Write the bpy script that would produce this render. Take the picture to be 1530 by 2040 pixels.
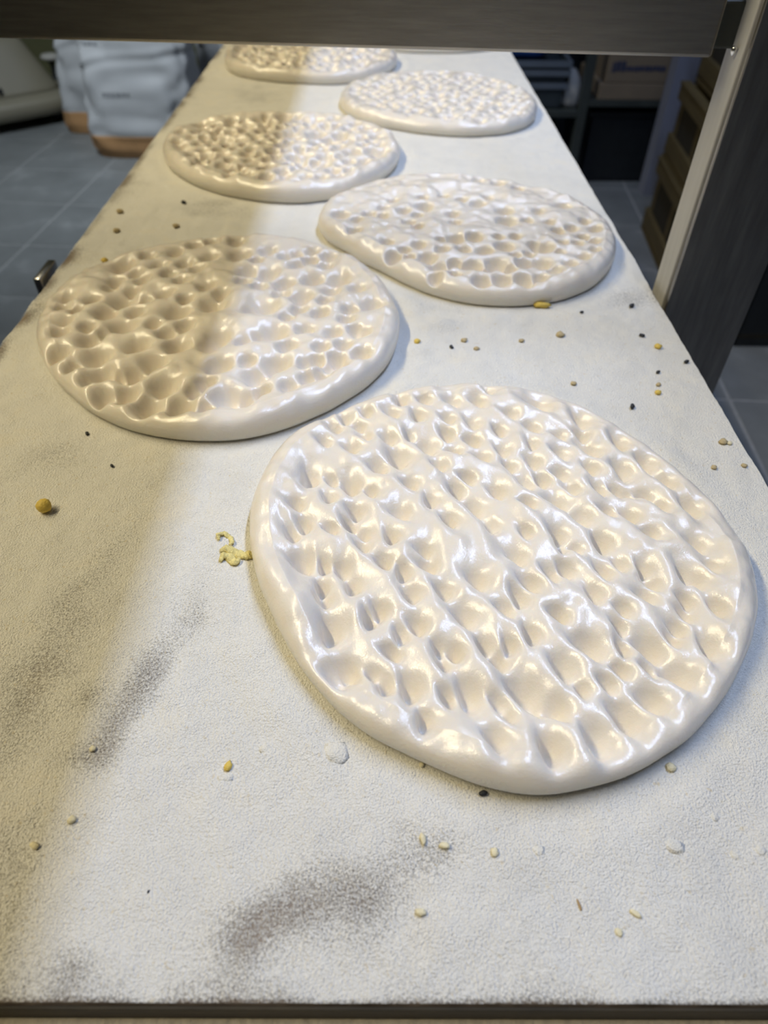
import bpy, bmesh, math, random
import numpy as np
from mathutils import Vector, Matrix, noise

for o in list(bpy.data.objects):
    bpy.data.objects.remove(o)
C = bpy.context.scene.collection
rnd = random.Random(7)

# ------------------------------------------------------------------ camera
W, H, F = 1530.0, 2040.0, 1355.0
TZ = 0.85                       # height of the top of the dough board
CAM = Vector((0, 0, TZ + 0.33))
PITCH, YAW, ROLL = math.radians(45.0), math.radians(0.72), math.radians(0.7)
hd = Vector((math.sin(YAW), math.cos(YAW), 0))
fwd = hd * math.cos(PITCH) + Vector((0, 0, -math.sin(PITCH)))
r0 = Vector((math.cos(YAW), -math.sin(YAW), 0))
u0 = hd * math.sin(PITCH) + Vector((0, 0, math.cos(PITCH)))
rgt = r0 * math.cos(ROLL) + u0 * math.sin(ROLL)
upv = u0 * math.cos(ROLL) - r0 * math.sin(ROLL)
cd = bpy.data.cameras.new('camera')
cam = bpy.data.objects.new('camera', cd)
C.objects.link(cam)
m3 = Matrix((rgt, upv, -fwd)).transposed()
cam.matrix_world = Matrix.Translation(CAM) @ m3.to_4x4()
cd.sensor_fit = 'VERTICAL'; cd.sensor_height = 36.0; cd.sensor_width = 27.0
cd.lens = 36.0 * F / H
cd.clip_start = 0.01
cd.dof.use_dof = True
cd.dof.focus_distance = 0.41
cd.dof.aperture_fstop = cd.lens / 3.4
bpy.context.scene.camera = cam


def ray(x, y):
    return fwd + rgt * ((x - W / 2) / F) - upv * ((y - H / 2) / F)


def P(x, y, z=TZ):                      # pixel -> point at height z
    d = ray(x, y)
    return CAM + d * ((z - CAM.z) / d.z)


def PY(x, y, Y):                        # pixel -> point on the plane y = Y
    d = ray(x, y)
    return CAM + d * (Y / d.y)


# ------------------------------------------------------------------ light
scn = bpy.context.scene
scn.view_settings.view_transform = 'Standard'
scn.view_settings.look = 'None'
scn.view_settings.gamma = 1.0
scn.view_settings.use_curve_mapping = False
scn.view_settings.exposure = -0.13
wd = bpy.data.worlds.new('world'); scn.world = wd
wd.use_nodes = True
wd.node_tree.nodes['Background'].inputs[0].default_value = (0.75, 0.85, 1.0, 1)
wd.node_tree.nodes['Background'].inputs[1].default_value = 0.02

COOL = (0.50, 0.64, 1.0)
PALE = (0.86, 0.94, 1.0)
WARM = (1.0, 0.86, 0.55)


def area(name, loc, sx, sy, power, col, aim=None, spread=180):
    l = bpy.data.lights.new(name, 'AREA')
    l.shape = 'RECTANGLE'; l.size = sx; l.size_y = sy
    l.energy = power; l.color = col; l.spread = math.radians(spread)
    o = bpy.data.objects.new(name, l); C.objects.link(o)
    o.location = loc
    if aim:
        z = (Vector(loc) - Vector(aim)).normalized()          # tube keeps its length along the board
        x = Vector((0, 1, 0)).cross(z).normalized(); y = z.cross(x)
        o.rotation_euler = Matrix((x, y, z)).transposed().to_euler()
    return o


area('fluorescent_or_fill_light', (0.47, 0.75, 2.50), 0.02, 1.5, 28.0, COOL)
area('fluorescent_or_fill_light', (0.47, 2.70, 2.50), 0.02, 1.5, 8.5, COOL)
area('fluorescent_or_fill_light', (-1.35, 2.4, 2.60), 0.10, 1.0, 24.0, PALE, (-1.25, 3.7, 0.2), 95)  # unseen fill lamp, added to brighten the sacks and floor
area('warm_strip_light', (-1.10, 1.0, 2.45), 0.05, 2.8, 11.5, WARM, (0.0, 1.0, 0.85), 80)

# ------------------------------------------------------------------ materials
MATS = {}


def nt(name):
    m = bpy.data.materials.new(name); m.use_nodes = True
    t = m.node_tree; b = t.nodes['Principled BSDF']
    MATS[name] = m
    return m, t, b


def node(t, kind, **kw):
    n = t.nodes.new(kind)
    for k, v in kw.items():
        if k.startswith('i_'):
            n.inputs[k[2:].replace('_', ' ')].default_value = v
        else:
            setattr(n, k, v)
    return n


def coords(t, scale=(1, 1, 1), rot=(0, 0, 0), kind='Object'):
    tc = node(t, 'ShaderNodeTexCoord'); mp = node(t, 'ShaderNodeMapping')
    mp.inputs['Scale'].default_value = scale; mp.inputs['Rotation'].default_value = rot
    t.links.new(tc.outputs[kind], mp.inputs[0])
    return mp.outputs[0]


def ramp(t, fac, stops):
    r = node(t, 'ShaderNodeValToRGB')
    e = r.color_ramp.elements
    while len(e) > 1:
        e.remove(e[0])
    e[0].position = stops[0][0]; e[0].color = (*stops[0][1], 1)
    for p, c in stops[1:]:
        n = e.new(p); n.color = (*c, 1)
    t.links.new(fac, r.inputs[0])
    return r.outputs[0]


def simple(name, col, rough=0.5, metal=0.0, var=0.15, scale=30.0, stretch=(1, 1, 1), bump=0.0, bscale=None, spec=0.5, detail=4, kind='Object'):
    m, t, b = nt(name)
    v = coords(t, stretch, kind=kind)
    n = node(t, 'ShaderNodeTexNoise', i_Scale=scale, i_Detail=detail, i_Roughness=0.6)
    t.links.new(v, n.inputs['Vector'])
    c1 = tuple(max(0, c * (1 - var)) for c in col); c2 = tuple(min(1, c * (1 + var)) for c in col)
    t.links.new(ramp(t, n.outputs[0], [(0.3, c1), (0.7, c2)]), b.inputs['Base Color'])
    b.inputs['Roughness'].default_value = rough
    b.inputs['Metallic'].default_value = metal
    b.inputs['Specular IOR Level'].default_value = spec
    if bump:
        n2 = node(t, 'ShaderNodeTexNoise', i_Scale=bscale or scale * 3, i_Detail=3.0)
        t.links.new(v, n2.inputs['Vector'])
        bp = node(t, 'ShaderNodeBump', i_Strength=bump, i_Distance=0.002)
        t.links.new(n2.outputs[0], bp.inputs['Height'])
        t.links.new(bp.outputs[0], b.inputs['Normal'])
    return m


def make_flour_mat(name, col):
    m, t, b = nt(name)
    v = coords(t)
    att = node(t, 'ShaderNodeAttribute', attribute_name='cover')
    n = node(t, 'ShaderNodeTexNoise', i_Scale=900.0, i_Detail=3.0, i_Roughness=0.7)
    t.links.new(v, n.inputs['Vector'])
    # grains of flour with bare wood between them where the dusting is thin
    s1 = node(t, 'ShaderNodeMath', operation='MULTIPLY_ADD'); s1.inputs[1].default_value = 1.5
    t.links.new(n.outputs[0], s1.inputs[0])
    t.links.new(att.outputs['Fac'], s1.inputs[2])
    mr = node(t, 'ShaderNodeMapRange')
    mr.inputs['From Min'].default_value = 0.86; mr.inputs['From Max'].default_value = 1.42
    t.links.new(s1.outputs[0], mr.inputs['Value'])
    big = node(t, 'ShaderNodeTexNoise', i_Scale=26.0, i_Detail=5.0, i_Roughness=0.6)
    t.links.new(v, big.inputs['Vector'])
    cr = ramp(t, big.outputs[0], [(0.3, tuple(c * 0.95 for c in col)), (0.55, col), (0.75, (min(1, col[0] * 1.03), col[1] * 1.0, col[2] * 0.94))])
    sp = node(t, 'ShaderNodeTexNoise', i_Scale=330.0, i_Detail=2.0)
    t.links.new(v, sp.inputs['Vector'])
    mx = node(t, 'ShaderNodeMix', data_type='RGBA')
    t.links.new(ramp(t, sp.outputs[0], [(0.66, (0, 0, 0)), (0.74, (0.5, 0.5, 0.5))]), mx.inputs[0])
    t.links.new(cr, mx.inputs[6]); mx.inputs[7].default_value = (0.70, 0.58, 0.36, 1)
    t.links.new(mx.outputs[2], b.inputs['Base Color'])
    b.inputs['Roughness'].default_value = 0.95
    b.inputs['Specular IOR Level'].default_value = 0.1
    g = node(t, 'ShaderNodeTexNoise', i_Scale=850.0, i_Detail=2.0, i_Roughness=0.7)
    t.links.new(v, g.inputs['Vector'])
    bp = node(t, 'ShaderNodeBump', i_Strength=1.0, i_Distance=0.0016)
    t.links.new(g.outputs[0], bp.inputs['Height'])
    t.links.new(bp.outputs[0], b.inputs['Normal'])
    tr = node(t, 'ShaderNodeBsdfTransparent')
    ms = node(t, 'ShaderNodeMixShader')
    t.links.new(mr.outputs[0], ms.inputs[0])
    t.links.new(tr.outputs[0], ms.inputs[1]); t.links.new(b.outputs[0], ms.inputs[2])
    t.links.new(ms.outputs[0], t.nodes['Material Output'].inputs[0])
    return m


make_flour_mat('flour', (0.83, 0.805, 0.73))


def make_dough_mat():
    m, t, b = nt('dough')
    v = coords(t)
    att = node(t, 'ShaderNodeAttribute', attribute_name='floured')
    n = node(t, 'ShaderNodeTexNoise', i_Scale=60.0, i_Detail=3.0)
    t.links.new(v, n.inputs['Vector'])
    c = ramp(t, n.outputs[0], [(0.3, (0.825, 0.75, 0.635)), (0.7, (0.86, 0.795, 0.69))])
    mx = node(t, 'ShaderNodeMix', data_type='RGBA')
    t.links.new(att.outputs['Fac'], mx.inputs[0]); t.links.new(c, mx.inputs[6])
    mx.inputs[7].default_value = (0.82, 0.78, 0.69, 1)
    t.links.new(mx.outputs[2], b.inputs['Base Color'])
    b.inputs['Subsurface Weight'].default_value = 0.3
    b.inputs['Subsurface Radius'].default_value = (1.0, 0.7, 0.4)
    b.inputs['Subsurface Scale'].default_value = 0.003
    # wet top, dry floured side
    cw = node(t, 'ShaderNodeMapRange')
    cw.inputs['To Min'].default_value = 0.6; cw.inputs['To Max'].default_value = 0.0
    t.links.new(att.outputs['Fac'], cw.inputs['Value']); t.links.new(cw.outputs[0], b.inputs['Coat Weight'])
    b.inputs['Coat Roughness'].default_value = 0.12
    wn = node(t, 'ShaderNodeTexNoise', i_Scale=850.0, i_Detail=2.0, i_Roughness=0.6)
    t.links.new(v, wn.inputs['Vector'])
    wb = node(t, 'ShaderNodeBump', i_Strength=0.36, i_Distance=0.0005)
    t.links.new(wn.outputs[0], wb.inputs['Height']); t.links.new(wb.outputs[0], b.inputs['Coat Normal'])
    rr = node(t, 'ShaderNodeMapRange')
    rr.inputs['To Min'].default_value = 0.30; rr.inputs['To Max'].default_value = 0.85
    t.links.new(att.outputs['Fac'], rr.inputs['Value']); t.links.new(rr.outputs[0], b.inputs['Roughness'])
    f = node(t, 'ShaderNodeTexNoise', i_Scale=560.0, i_Detail=3.0, i_Roughness=0.6)
    t.links.new(v, f.inputs['Vector'])
    f2 = node(t, 'ShaderNodeTexNoise', i_Scale=1100.0, i_Detail=2.0)
    t.links.new(v, f2.inputs['Vector'])
    sc = node(t, 'ShaderNodeMapRange')
    sc.inputs['To Min'].default_value = 0.26; sc.inputs['To Max'].default_value = 0.8
    t.links.new(att.outputs['Fac'], sc.inputs['Value'])
    b1 = node(t, 'ShaderNodeBump', i_Distance=0.0009)
    t.links.new(sc.outputs[0], b1.inputs['Strength']); t.links.new(f.outputs[0], b1.inputs['Height'])
    b2 = node(t, 'ShaderNodeBump', i_Distance=0.0006)
    t.links.new(att.outputs['Fac'], b2.inputs['Strength']); t.links.new(f2.outputs[0], b2.inputs['Height'])
    t.links.new(b1.outputs[0], b2.inputs['Normal'])
    t.links.new(b2.outputs[0], b.inputs['Normal'])


make_dough_mat()
simple('board_wood', (0.20, 0.155, 0.115), 0.8, var=0.35, scale=12.0, stretch=(6, 0.7, 6), bump=0.3)
simple('board_edge_shaded', (0.03, 0.022, 0.010), 0.8, var=0.4, scale=30.0, stretch=(1, 1, 4), bump=0.3)
simple('table_flour', (0.60, 0.53, 0.40), 0.95, var=0.18, scale=220.0, bump=0.6, bscale=500, spec=0.1)
simple('steel', (0.36, 0.345, 0.315), 0.40, 1.0, var=0.13, scale=12.0, stretch=(1.5, 20, 20), bump=0.04, bscale=60)
simple('steel_post', (0.36, 0.345, 0.315), 0.42, 1.0, var=0.2, scale=9.0, stretch=(14, 14, 1.5), bump=0.04, bscale=60)
simple('steel_shiny', (0.80, 0.80, 0.79), 0.24, 1.0, var=0.08, scale=40)
simple('strip_wood', (0.47, 0.47, 0.47), 0.6, var=0.10, scale=8.0, stretch=(10, 10, 1), bump=0.1)
simple('strip_wood_dark', (0.33, 0.30, 0.26), 0.6, var=0.14, scale=8.0, stretch=(10, 10, 1), bump=0.1)
simple('grout', (0.27, 0.275, 0.275), 0.9, var=0.15, scale=60)
simple('wall_olive', (0.115, 0.115, 0.05), 0.7, var=0.12, scale=3)
simple('wall_pale', (0.21, 0.22, 0.27), 0.7, var=0.06, scale=3)
simple('wall_dark', (0.07, 0.07, 0.065), 0.8, var=0.15, scale=3)
simple('wall_grey', (0.17, 0.17, 0.16), 0.8, var=0.1, scale=3)
simple('ceiling_white', (0.72, 0.72, 0.69), 0.9, var=0.05, scale=2)
simple('plastic_cream', (0.19, 0.175, 0.13), 0.45, var=0.05, scale=5)
simple('rubber_black', (0.012, 0.013, 0.012), 0.6, var=0.2, scale=20)
simple('crate_black', (0.010, 0.012, 0.013), 0.5, var=0.2, scale=20)
simple('crate_dark', (0.035, 0.045, 0.05), 0.4, var=0.15, scale=20)
simple('crate_rim', (0.12, 0.14, 0.165), 0.4, var=0.1, scale=20)
simple('blue_plastic', (0.03, 0.10, 0.34), 0.5, var=0.15, scale=20)
simple('rack_paint_stub_shade', (0.04, 0.046, 0.04), 0.5, var=0.12, scale=10)
simple('white_sackcloth', (0.36, 0.35, 0.32), 0.8, var=0.08, scale=12)
simple('crate_wood', (0.085, 0.062, 0.02), 0.7, var=0.22, scale=6, stretch=(3, 1, 8), bump=0.2)
simple('slot_shade_or_band', (0.018, 0.014, 0.006), 0.9, var=0.2, scale=12)
simple('kraft', (0.36, 0.20, 0.085), 0.75, var=0.12, scale=14, bump=0.2)
simple('crumb_yellow', (0.72, 0.52, 0.10), 0.6, var=0.15, scale=300, bump=0.4)
simple('shaving', (0.82, 0.70, 0.28), 0.6, var=0.22, scale=500, bump=0.6)
simple('crumb_pale', (0.78, 0.70, 0.46), 0.8, var=0.12, scale=300, bump=0.4)
simple('crumb_tan', (0.50, 0.40, 0.22), 0.8, var=0.2, scale=300, bump=0.4)
simple('seed_black', (0.018, 0.02, 0.026), 0.5, var=0.3, scale=400, bump=0.3)
simple('flour_lump', (0.82, 0.79, 0.70), 0.95, var=0.05, scale=400, bump=0.7, spec=0.1)
simple('bran', (0.40, 0.27, 0.13), 0.8, var=0.2, scale=300)
simple('print_grey', (0.20, 0.21, 0.22), 0.7, var=0.15, scale=60)
simple('print_blue', (0.03, 0.035, 0.07), 0.7, var=0.15, scale=60)


def make_tile_mat():
    m, t, b = nt('tile')
    v = coords(t, kind='Object')
    oi = node(t, 'ShaderNodeObjectInfo')
    ad = node(t, 'ShaderNodeVectorMath', operation='ADD')
    t.links.new(v, ad.inputs[0]); t.links.new(oi.outputs['Location'], ad.inputs[1])
    n = node(t, 'ShaderNodeTexNoise', i_Scale=5.0, i_Detail=6.0, i_Roughness=0.65)
    t.links.new(ad.outputs[0], n.inputs['Vector'])
    t.links.new(ramp(t, n.outputs[0], [(0.3, (0.13, 0.138, 0.14)), (0.58, (0.165, 0.175, 0.177)), (0.78, (0.27, 0.28, 0.285))]), b.inputs['Base Color'])
    b.inputs['Roughness'].default_value = 0.5


make_tile_mat()


def make_paper():
    m, t, b = nt('sack_paper')
    v = coords(t)
    n = node(t, 'ShaderNodeTexNoise', i_Scale=6.0, i_Detail=4.0)
    t.links.new(v, n.inputs['Vector'])
    t.links.new(ramp(t, n.outputs[0], [(0.3, (0.37, 0.38, 0.39)), (0.7, (0.43, 0.44, 0.45))]), b.inputs['Base Color'])
    b.inputs['Roughness'].default_value = 0.5


make_paper()


def make_card():
    m, t, b = nt('cardboard')
    v = coords(t)
    n = node(t, 'ShaderNodeTexNoise', i_Scale=5.0, i_Detail=3.0)
    t.links.new(v, n.inputs['Vector'])
    t.links.new(ramp(t, n.outputs[0], [(0.3, (0.17, 0.13, 0.085)), (0.7, (0.22, 0.165, 0.105))]), b.inputs['Base Color'])
    b.inputs['Roughness'].default_value = 0.85


make_card()

# ------------------------------------------------------------------ helpers


def link(name, me, mat=None, parent=None):
    o = bpy.data.objects.new(name, me); C.objects.link(o)
    if mat and not me.materials:
        me.materials.append(MATS[mat])
    if parent:
        o.parent = parent
    return o


def obj(name, bm, mat, parent=None, smooth=False):
    me = bpy.data.meshes.new(name); bm.to_mesh(me); bm.free()
    if smooth:
        me.polygons.foreach_set('use_smooth', [True] * len(me.polygons))
    return link(name, me, mat, parent)


def tag(o, label=None, cat=None, group=None, kind=None):
    if label: o['label'] = label
    if cat: o['category'] = cat
    if group: o['group'] = group
    if kind: o['kind'] = kind
    return o


def empty(name, loc=(0, 0, 0), rz=0.0):
    o = bpy.data.objects.new(name, None); C.objects.link(o)
    o.location = loc; o.rotation_euler = (0, 0, rz); o.empty_display_size = 0.05
    return o


def box(x0, x1, y0, y1, z0, z1, bevel=0.0, seg=2, bm=None):
    b = bmesh.new()
    bmesh.ops.create_cube(b, size=1.0)
    bmesh.ops.scale(b, vec=(x1 - x0, y1 - y0, z1 - z0), verts=b.verts)
    bmesh.ops.translate(b, vec=((x0 + x1) / 2, (y0 + y1) / 2, (z0 + z1) / 2), verts=b.verts)
    if bevel:
        bmesh.ops.bevel(b, geom=b.edges[:], offset=bevel, segments=seg, affect='EDGES', profile=0.5)
    if bm is None:
        return b
    me = bpy.data.meshes.new('tmp'); b.to_mesh(me); b.free(); bm.from_mesh(me); bpy.data.meshes.remove(me)
    return bm


def prism(pts, z0, z1, bevel=0.0):
    b = bmesh.new()
    f = b.faces.new([b.verts.new((p[0], p[1], z0)) for p in pts])
    r = bmesh.ops.extrude_face_region(b, geom=[f])
    bmesh.ops.translate(b, vec=(0, 0, z1 - z0), verts=[v for v in r['geom'] if isinstance(v, bmesh.types.BMVert)])
    bmesh.ops.recalc_face_normals(b, faces=b.faces)
    if bevel:
        bmesh.ops.bevel(b, geom=b.edges[:], offset=bevel, segments=2, affect='EDGES', profile=0.5)
    return b


def grid_mesh(name, co, nu, nv, closed_u=False):
    """co: (nv, nu, 3) array -> mesh of quads"""
    verts = co.reshape(-1, 3)
    iu = np.arange(nu if closed_u else nu - 1); iv = np.arange(nv - 1)
    a, b = np.meshgrid(iu, iv)
    a2 = (a + 1) % nu
    q = np.stack([b * nu + a, b * nu + a2, (b + 1) * nu + a2, (b + 1) * nu + a], -1).reshape(-1, 4)
    me = bpy.data.meshes.new(name)
    me.vertices.add(len(verts)); me.vertices.foreach_set('co', verts.astype(np.float32).ravel())
    me.loops.add(q.size); me.loops.foreach_set('vertex_index', q.astype(np.int32).ravel())
    me.polygons.add(len(q)); me.polygons.foreach_set('loop_start', np.arange(0, q.size, 4, dtype=np.int32))
    me.polygons.foreach_set('use_smooth', np.ones(len(q), dtype=bool))
    me.update(calc_edges=True); me.validate()
    return me


def vnoise(x, y, s, seed):
    """smooth value noise on numpy arrays"""
    rs = np.random.RandomState(seed); T = rs.rand(256, 256)
    u, v = x * s + 1000.3, y * s + 1000.7
    i, j = np.floor(u).astype(int), np.floor(v).astype(int)
    fx, fy = u - i, v - j
    fx = fx * fx * (3 - 2 * fx); fy = fy * fy * (3 - 2 * fy)
    g = lambda a, b: T[a % 256, b % 256]
    return (g(i, j) * (1 - fx) + g(i + 1, j) * fx) * (1 - fy) + (g(i, j + 1) * (1 - fx) + g(i + 1, j + 1) * fx) * fy - 0.5


def lathe(profile, n=24):
    b = bmesh.new(); rings = []
    for r, z in profile:
        rings.append([b.verts.new((r * math.cos(2 * math.pi * k / n), r * math.sin(2 * math.pi * k / n), z)) for k in range(n)])
    for a, c in zip(rings, rings[1:]):
        for k in range(n):
            b.faces.new((a[k], a[(k + 1) % n], c[(k + 1) % n], c[k]))
    b.faces.new(rings[0][::-1]); b.faces.new(rings[-1])
    bmesh.ops.recalc_face_normals(b, faces=b.faces)
    return b


# ------------------------------------------------------------------ room
RX0, RX1, RY0, RY1, RZ = -3.4, 2.6, -2.6, 5.2, 2.75


def struct(name, bm, mat, label=None):
    o = obj(name, bm, mat); o['kind'] = 'structure'
    if label: o['label'] = label
    return o


floor = struct('floor', box(RX0, RX1, RY0, RY1, -0.10, -0.0015), 'grout', 'dark grey square tiled bakery floor')
struct('ceiling', box(RX0, RX1, RY0, RY1, RZ, RZ + 0.1), 'ceiling_white', 'plain ceiling over the bakery')
struct('wall_back', box(RX0, 0.2, RY1, RY1 + 0.1, 0, RZ), 'wall_olive', 'olive green wall behind the flour sacks')
struct('wall_back_right', box(0.2, RX1, RY1, RY1 + 0.1, 0, RZ), 'wall_dark', 'dark wall behind the storage rack')
struct('wall_left', box(RX0 - 0.1, RX0, RY0, RY1, 0, RZ), 'wall_olive', 'olive green side wall beyond the cream machine')
struct('wall_right', box(RX1, RX1 + 0.1, RY0, RY1, 0, RZ), 'wall_dark', 'dark side wall beyond the crates')
struct('wall_front', box(RX0, RX1, RY0 - 0.1, RY0, 0, RZ), 'wall_grey', 'dark wall behind the viewer')

# floor tiles, slightly turned against the board
TS = 0.42; TA = math.atan(-0.075)
tb = box(-TS / 2 + 0.0045, TS / 2 - 0.0045, -TS / 2 + 0.0045, TS / 2 - 0.0045, -0.0015, 0.0, 0.0005, 1)
tme = bpy.data.meshes.new('tile'); tb.to_mesh(tme); tb.free(); tme.materials.append(MATS['tile'])
org = P(209, 336, 0.0)
ca, sa = math.cos(TA), math.sin(TA)
tyo = P(150, 408, 0.0)
oy = (-(tyo.x - org.x) * sa + (tyo.y - org.y) * ca)
for i in range(-6, 11):
    for j in range(-8, 8):
        lx, ly = (i + 0.5) * TS, oy + (j + 0.5) * TS
        x, y = org.x + lx * ca - ly * sa, org.y + lx * sa + ly * ca
        if not (RX0 + 0.25 < x < RX1 - 0.25 and 0.4 < y < RY1 - 0.25):
            continue
        t = link('tile', tme, None, floor); t.location = (x, y, 0); t.rotation_euler = (0, 0, TA)

# shelf slung over the board: keeps the ceiling tubes off its left half
struct('trim_1', box(-0.26, 0.231, -1.2, 2.5, 1.85, 1.88, 0.004), 'ceiling_white', 'long shelf slung above the dough board')

# ------------------------------------------------------------------ work table and dough board
Lb, Lf = P(440, 95), P(0, 690)
Rb, Rf = P(1020, 108), P(1530, 970)
Fl, Fr = P(0, 2000), P(1530, 2005)


def lerp_y(a, b, y):
    k = (y - a.y) / (b.y - a.y)
    return a.x + (b.x - a.x) * k


FY = lambda x: Fl.y + (Fr.y - Fl.y) * (x - Fl.x) / (Fr.x - Fl.x)
BY = 2.35
LX = lambda y: lerp_y(Lb, Lf, y)
RXf = lambda y: lerp_y(Rb, Rf, y)
outline = [(LX(0.05), FY(LX(0.05))), (RXf(0.05), FY(RXf(0.05))), (RXf(BY), BY), (LX(BY), BY)]
BT = 0.019
bd = empty('proofing_board', (0, 1.1, TZ - BT))
tag(bd, 'long wooden board covered in flour under the rows of dough', 'board')
bm = prism(outline, TZ - BT, TZ, 0.0025)
o = obj('plank', bm, 'board_wood', bd); o.matrix_parent_inverse = Matrix.Translation((0, -1.1, -(TZ - BT)))
# front edge strip, its shade painted in as a dark colour
y0, y1 = outline[0][1], outline[1][1]
bm = prism([(outline[0][0], y0 - 0.0018), (outline[1][0], y1 - 0.0018), (outline[1][0], y1 - 0.0003), (outline[0][0], y0 - 0.0003)], TZ - BT, TZ - 0.0006, 0.0005)
o = obj('front_edge', bm, 'board_edge_shaded', bd); o.matrix_parent_inverse = Matrix.Translation((0, -1.1, -(TZ - BT)))

wt = empty('work_table', (0, 0.9, 0))
tag(wt, 'low table carrying the long floured board, its top dusted with flour', 'table')


def part(name, bm, mat, root, smooth=False):
    o = obj(name, bm, mat, root, smooth)
    o.matrix_parent_inverse = Matrix.Translation(-Vector(root.location)) if not any(root.rotation_euler) else (Matrix.Translation(root.location) @ root.rotation_euler.to_matrix().to_4x4()).inverted()
    return o


part('table_top', box(-0.34, 0.262, -0.25, 2.30, TZ - BT - 0.03, TZ - BT, 0.003), 'table_flour', wt)
for x in (-0.28, 0.20):
    for y in (-0.15, 2.2):
        part('leg', box(x - 0.02, x + 0.02, y - 0.02, y + 0.02, 0, TZ - BT - 0.03, 0.003), 'steel_post', wt)
# steel stop that sticks up beside the board
SZ = TZ - 0.035
sa_, sb_ = P(77, 549, SZ), P(100, 521, SZ)
sx = (sa_.x + sb_.x) / 2
bm = box(sx - 0.0048, sx + 0.0048, sa_.y - 0.008, sb_.y + 0.006, SZ - 0.10, SZ, 0.0016, 2)
part('board_stop', bm, 'steel_shiny', wt, True)
part('stop_arm', box(sx + 0.002, -0.32, sa_.y + 0.004, sb_.y - 0.004, SZ - 0.09, SZ - 0.07, 0.002), 'steel', wt)

# ------------------------------------------------------------------ doughs (outlines as seen, heights assumed)
OUT = {
 'A': [(497,1060),(520,960),(560,890),(640,840),(740,800),(850,778),(930,770),(1040,773),(1130,800),(1220,850),(1310,915),(1390,985),(1450,1060),(1485,1130),(1500,1200),(1488,1280),(1455,1360),(1400,1440),(1330,1510),(1240,1555),(1150,1583),(1060,1592),(970,1578),(880,1540),(790,1500),(700,1450),(640,1390),(585,1310),(550,1240),(515,1160)],
 'B': [(80,690),(90,630),(130,580),(200,535),(300,500),(400,482),(500,476),(600,488),(680,512),(740,550),(780,600),(795,650),(785,710),(750,760),(690,800),(620,835),(540,865),(460,880),(380,880),(290,868),(210,840),(150,800),(105,750)],
 'D': [(632,455),(645,420),(700,385),(780,362),(870,355),(960,362),(1050,380),(1130,405),(1190,440),(1222,490),(1218,535),(1180,575),(1110,600),(1020,610),(920,602),(830,575),(760,540),(690,500),(650,475)],
 'C': [(326,300),(345,270),(400,246),(480,233),(570,229),(650,234),(730,252),(785,280),(797,315),(780,345),(735,372),(670,395),(590,404),(500,396),(420,379),(360,353),(333,328)],
 'E': [(678,200),(700,172),(760,152),(840,147),(930,152),(1000,168),(1050,195),(1068,225),(1060,247),(1020,263),(950,270),(870,267),(790,256),(720,241),(688,225)],
 'F': [(449,125),(456,105),(500,85),(560,76),(640,76),(720,84),(770,100),(790,120),(780,142),(740,158),(680,166),(600,164),(520,158),(465,147)],
 'G': [(690,75),(720,55),(800,42),(890,38),(980,42),(1040,55),(1060,72),(1030,90),(960,100),(870,104),(780,100),(715,90)],
}


def cr(l, ox, oy, s):
    return [(ox + (p[0]) / s, oy + (p[1]) / s, p[2] if len(p) > 2 else 0) for p in l]


DIM = {}
DIM['A'] = cr([(1435,65),(1370,140),(900,130),(1045,130),(1220,140),(690,205),(560,230),(855,220),(1000,220),(1195,250),(1340,270),(500,290),(650,280),(685,345),(955,340),(1180,330),(1340,370),(1500,310),(440,390),(600,420),(830,360),(880,470,1),(1060,400,1),(1230,430),(1400,470),(1520,430),(340,590,1),(480,600),(590,640,1),(770,540),(1140,530),(1310,600),(460,720),(720,680),(960,640),(1080,740),(1240,670),(1350,770,1),(1490,680),(270,770),(620,800),(310,885),(590,880),(900,820),(1195,860),(1450,890),(240,940),(480,920),(670,930),(840,960),(300,1110,1),(430,1120),(670,1020),(800,1120),(1050,1050),(1075,1145),(540,1150),(910,1180),(1370,1230),(420,1260),(600,1250)], 500, 760, 3.06) \
 + cr([(220,150,1),(470,240,1),(40,215),(180,290),(340,340),(170,395),(345,450),(480,330),(530,420,1),(710,380,1),(870,500,1),(990,610,1),(180,500),(530,540),(720,550,1),(40,520),(130,620,1),(235,600),(350,570),(330,740,1),(420,660),(590,660),(695,670),(770,690),(870,700),(960,760),(1140,770,1),(150,770),(470,830,1),(640,800),(770,830),(900,940),(1180,1010),(130,940),(330,950),(590,980,1),(440,1030),(350,1020),(710,1120),(1270,1140),(85,1090),(380,1160),(610,1170),(850,1150),(1180,1220),(290,1190),(1100,1180),(160,1250),(910,1240)], 1000, 760, 3.06) \
 + cr([(430,50),(460,240,1),(710,170),(770,120),(960,30),(1160,10),(1290,170,1),(1000,220),(900,270),(850,380),(510,510,1),(580,480,1),(730,500),(800,570),(950,600,1),(1140,350),(1230,380),(1160,440),(1310,640,1),(1500,680),(1500,430),(1410,330),(1480,930),(1040,790),(1190,650)], 500, 1180, 3.06) \
 + cr([(90,50),(340,160),(550,30),(730,120),(870,40),(1120,60),(1120,140),(1300,110),(520,350,1),(710,220),(730,350),(1075,230),(900,350,1),(1045,290),(1250,350,1),(360,480,1),(640,570),(720,490),(900,480),(1070,520,1),(120,620,1),(480,600),(210,690),(330,730,1),(910,680,1),(750,780,1),(560,910,1),(280,980,1),(30,760),(10,120),(160,270),(30,340)], 1000, 1180, 3.06)
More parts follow.
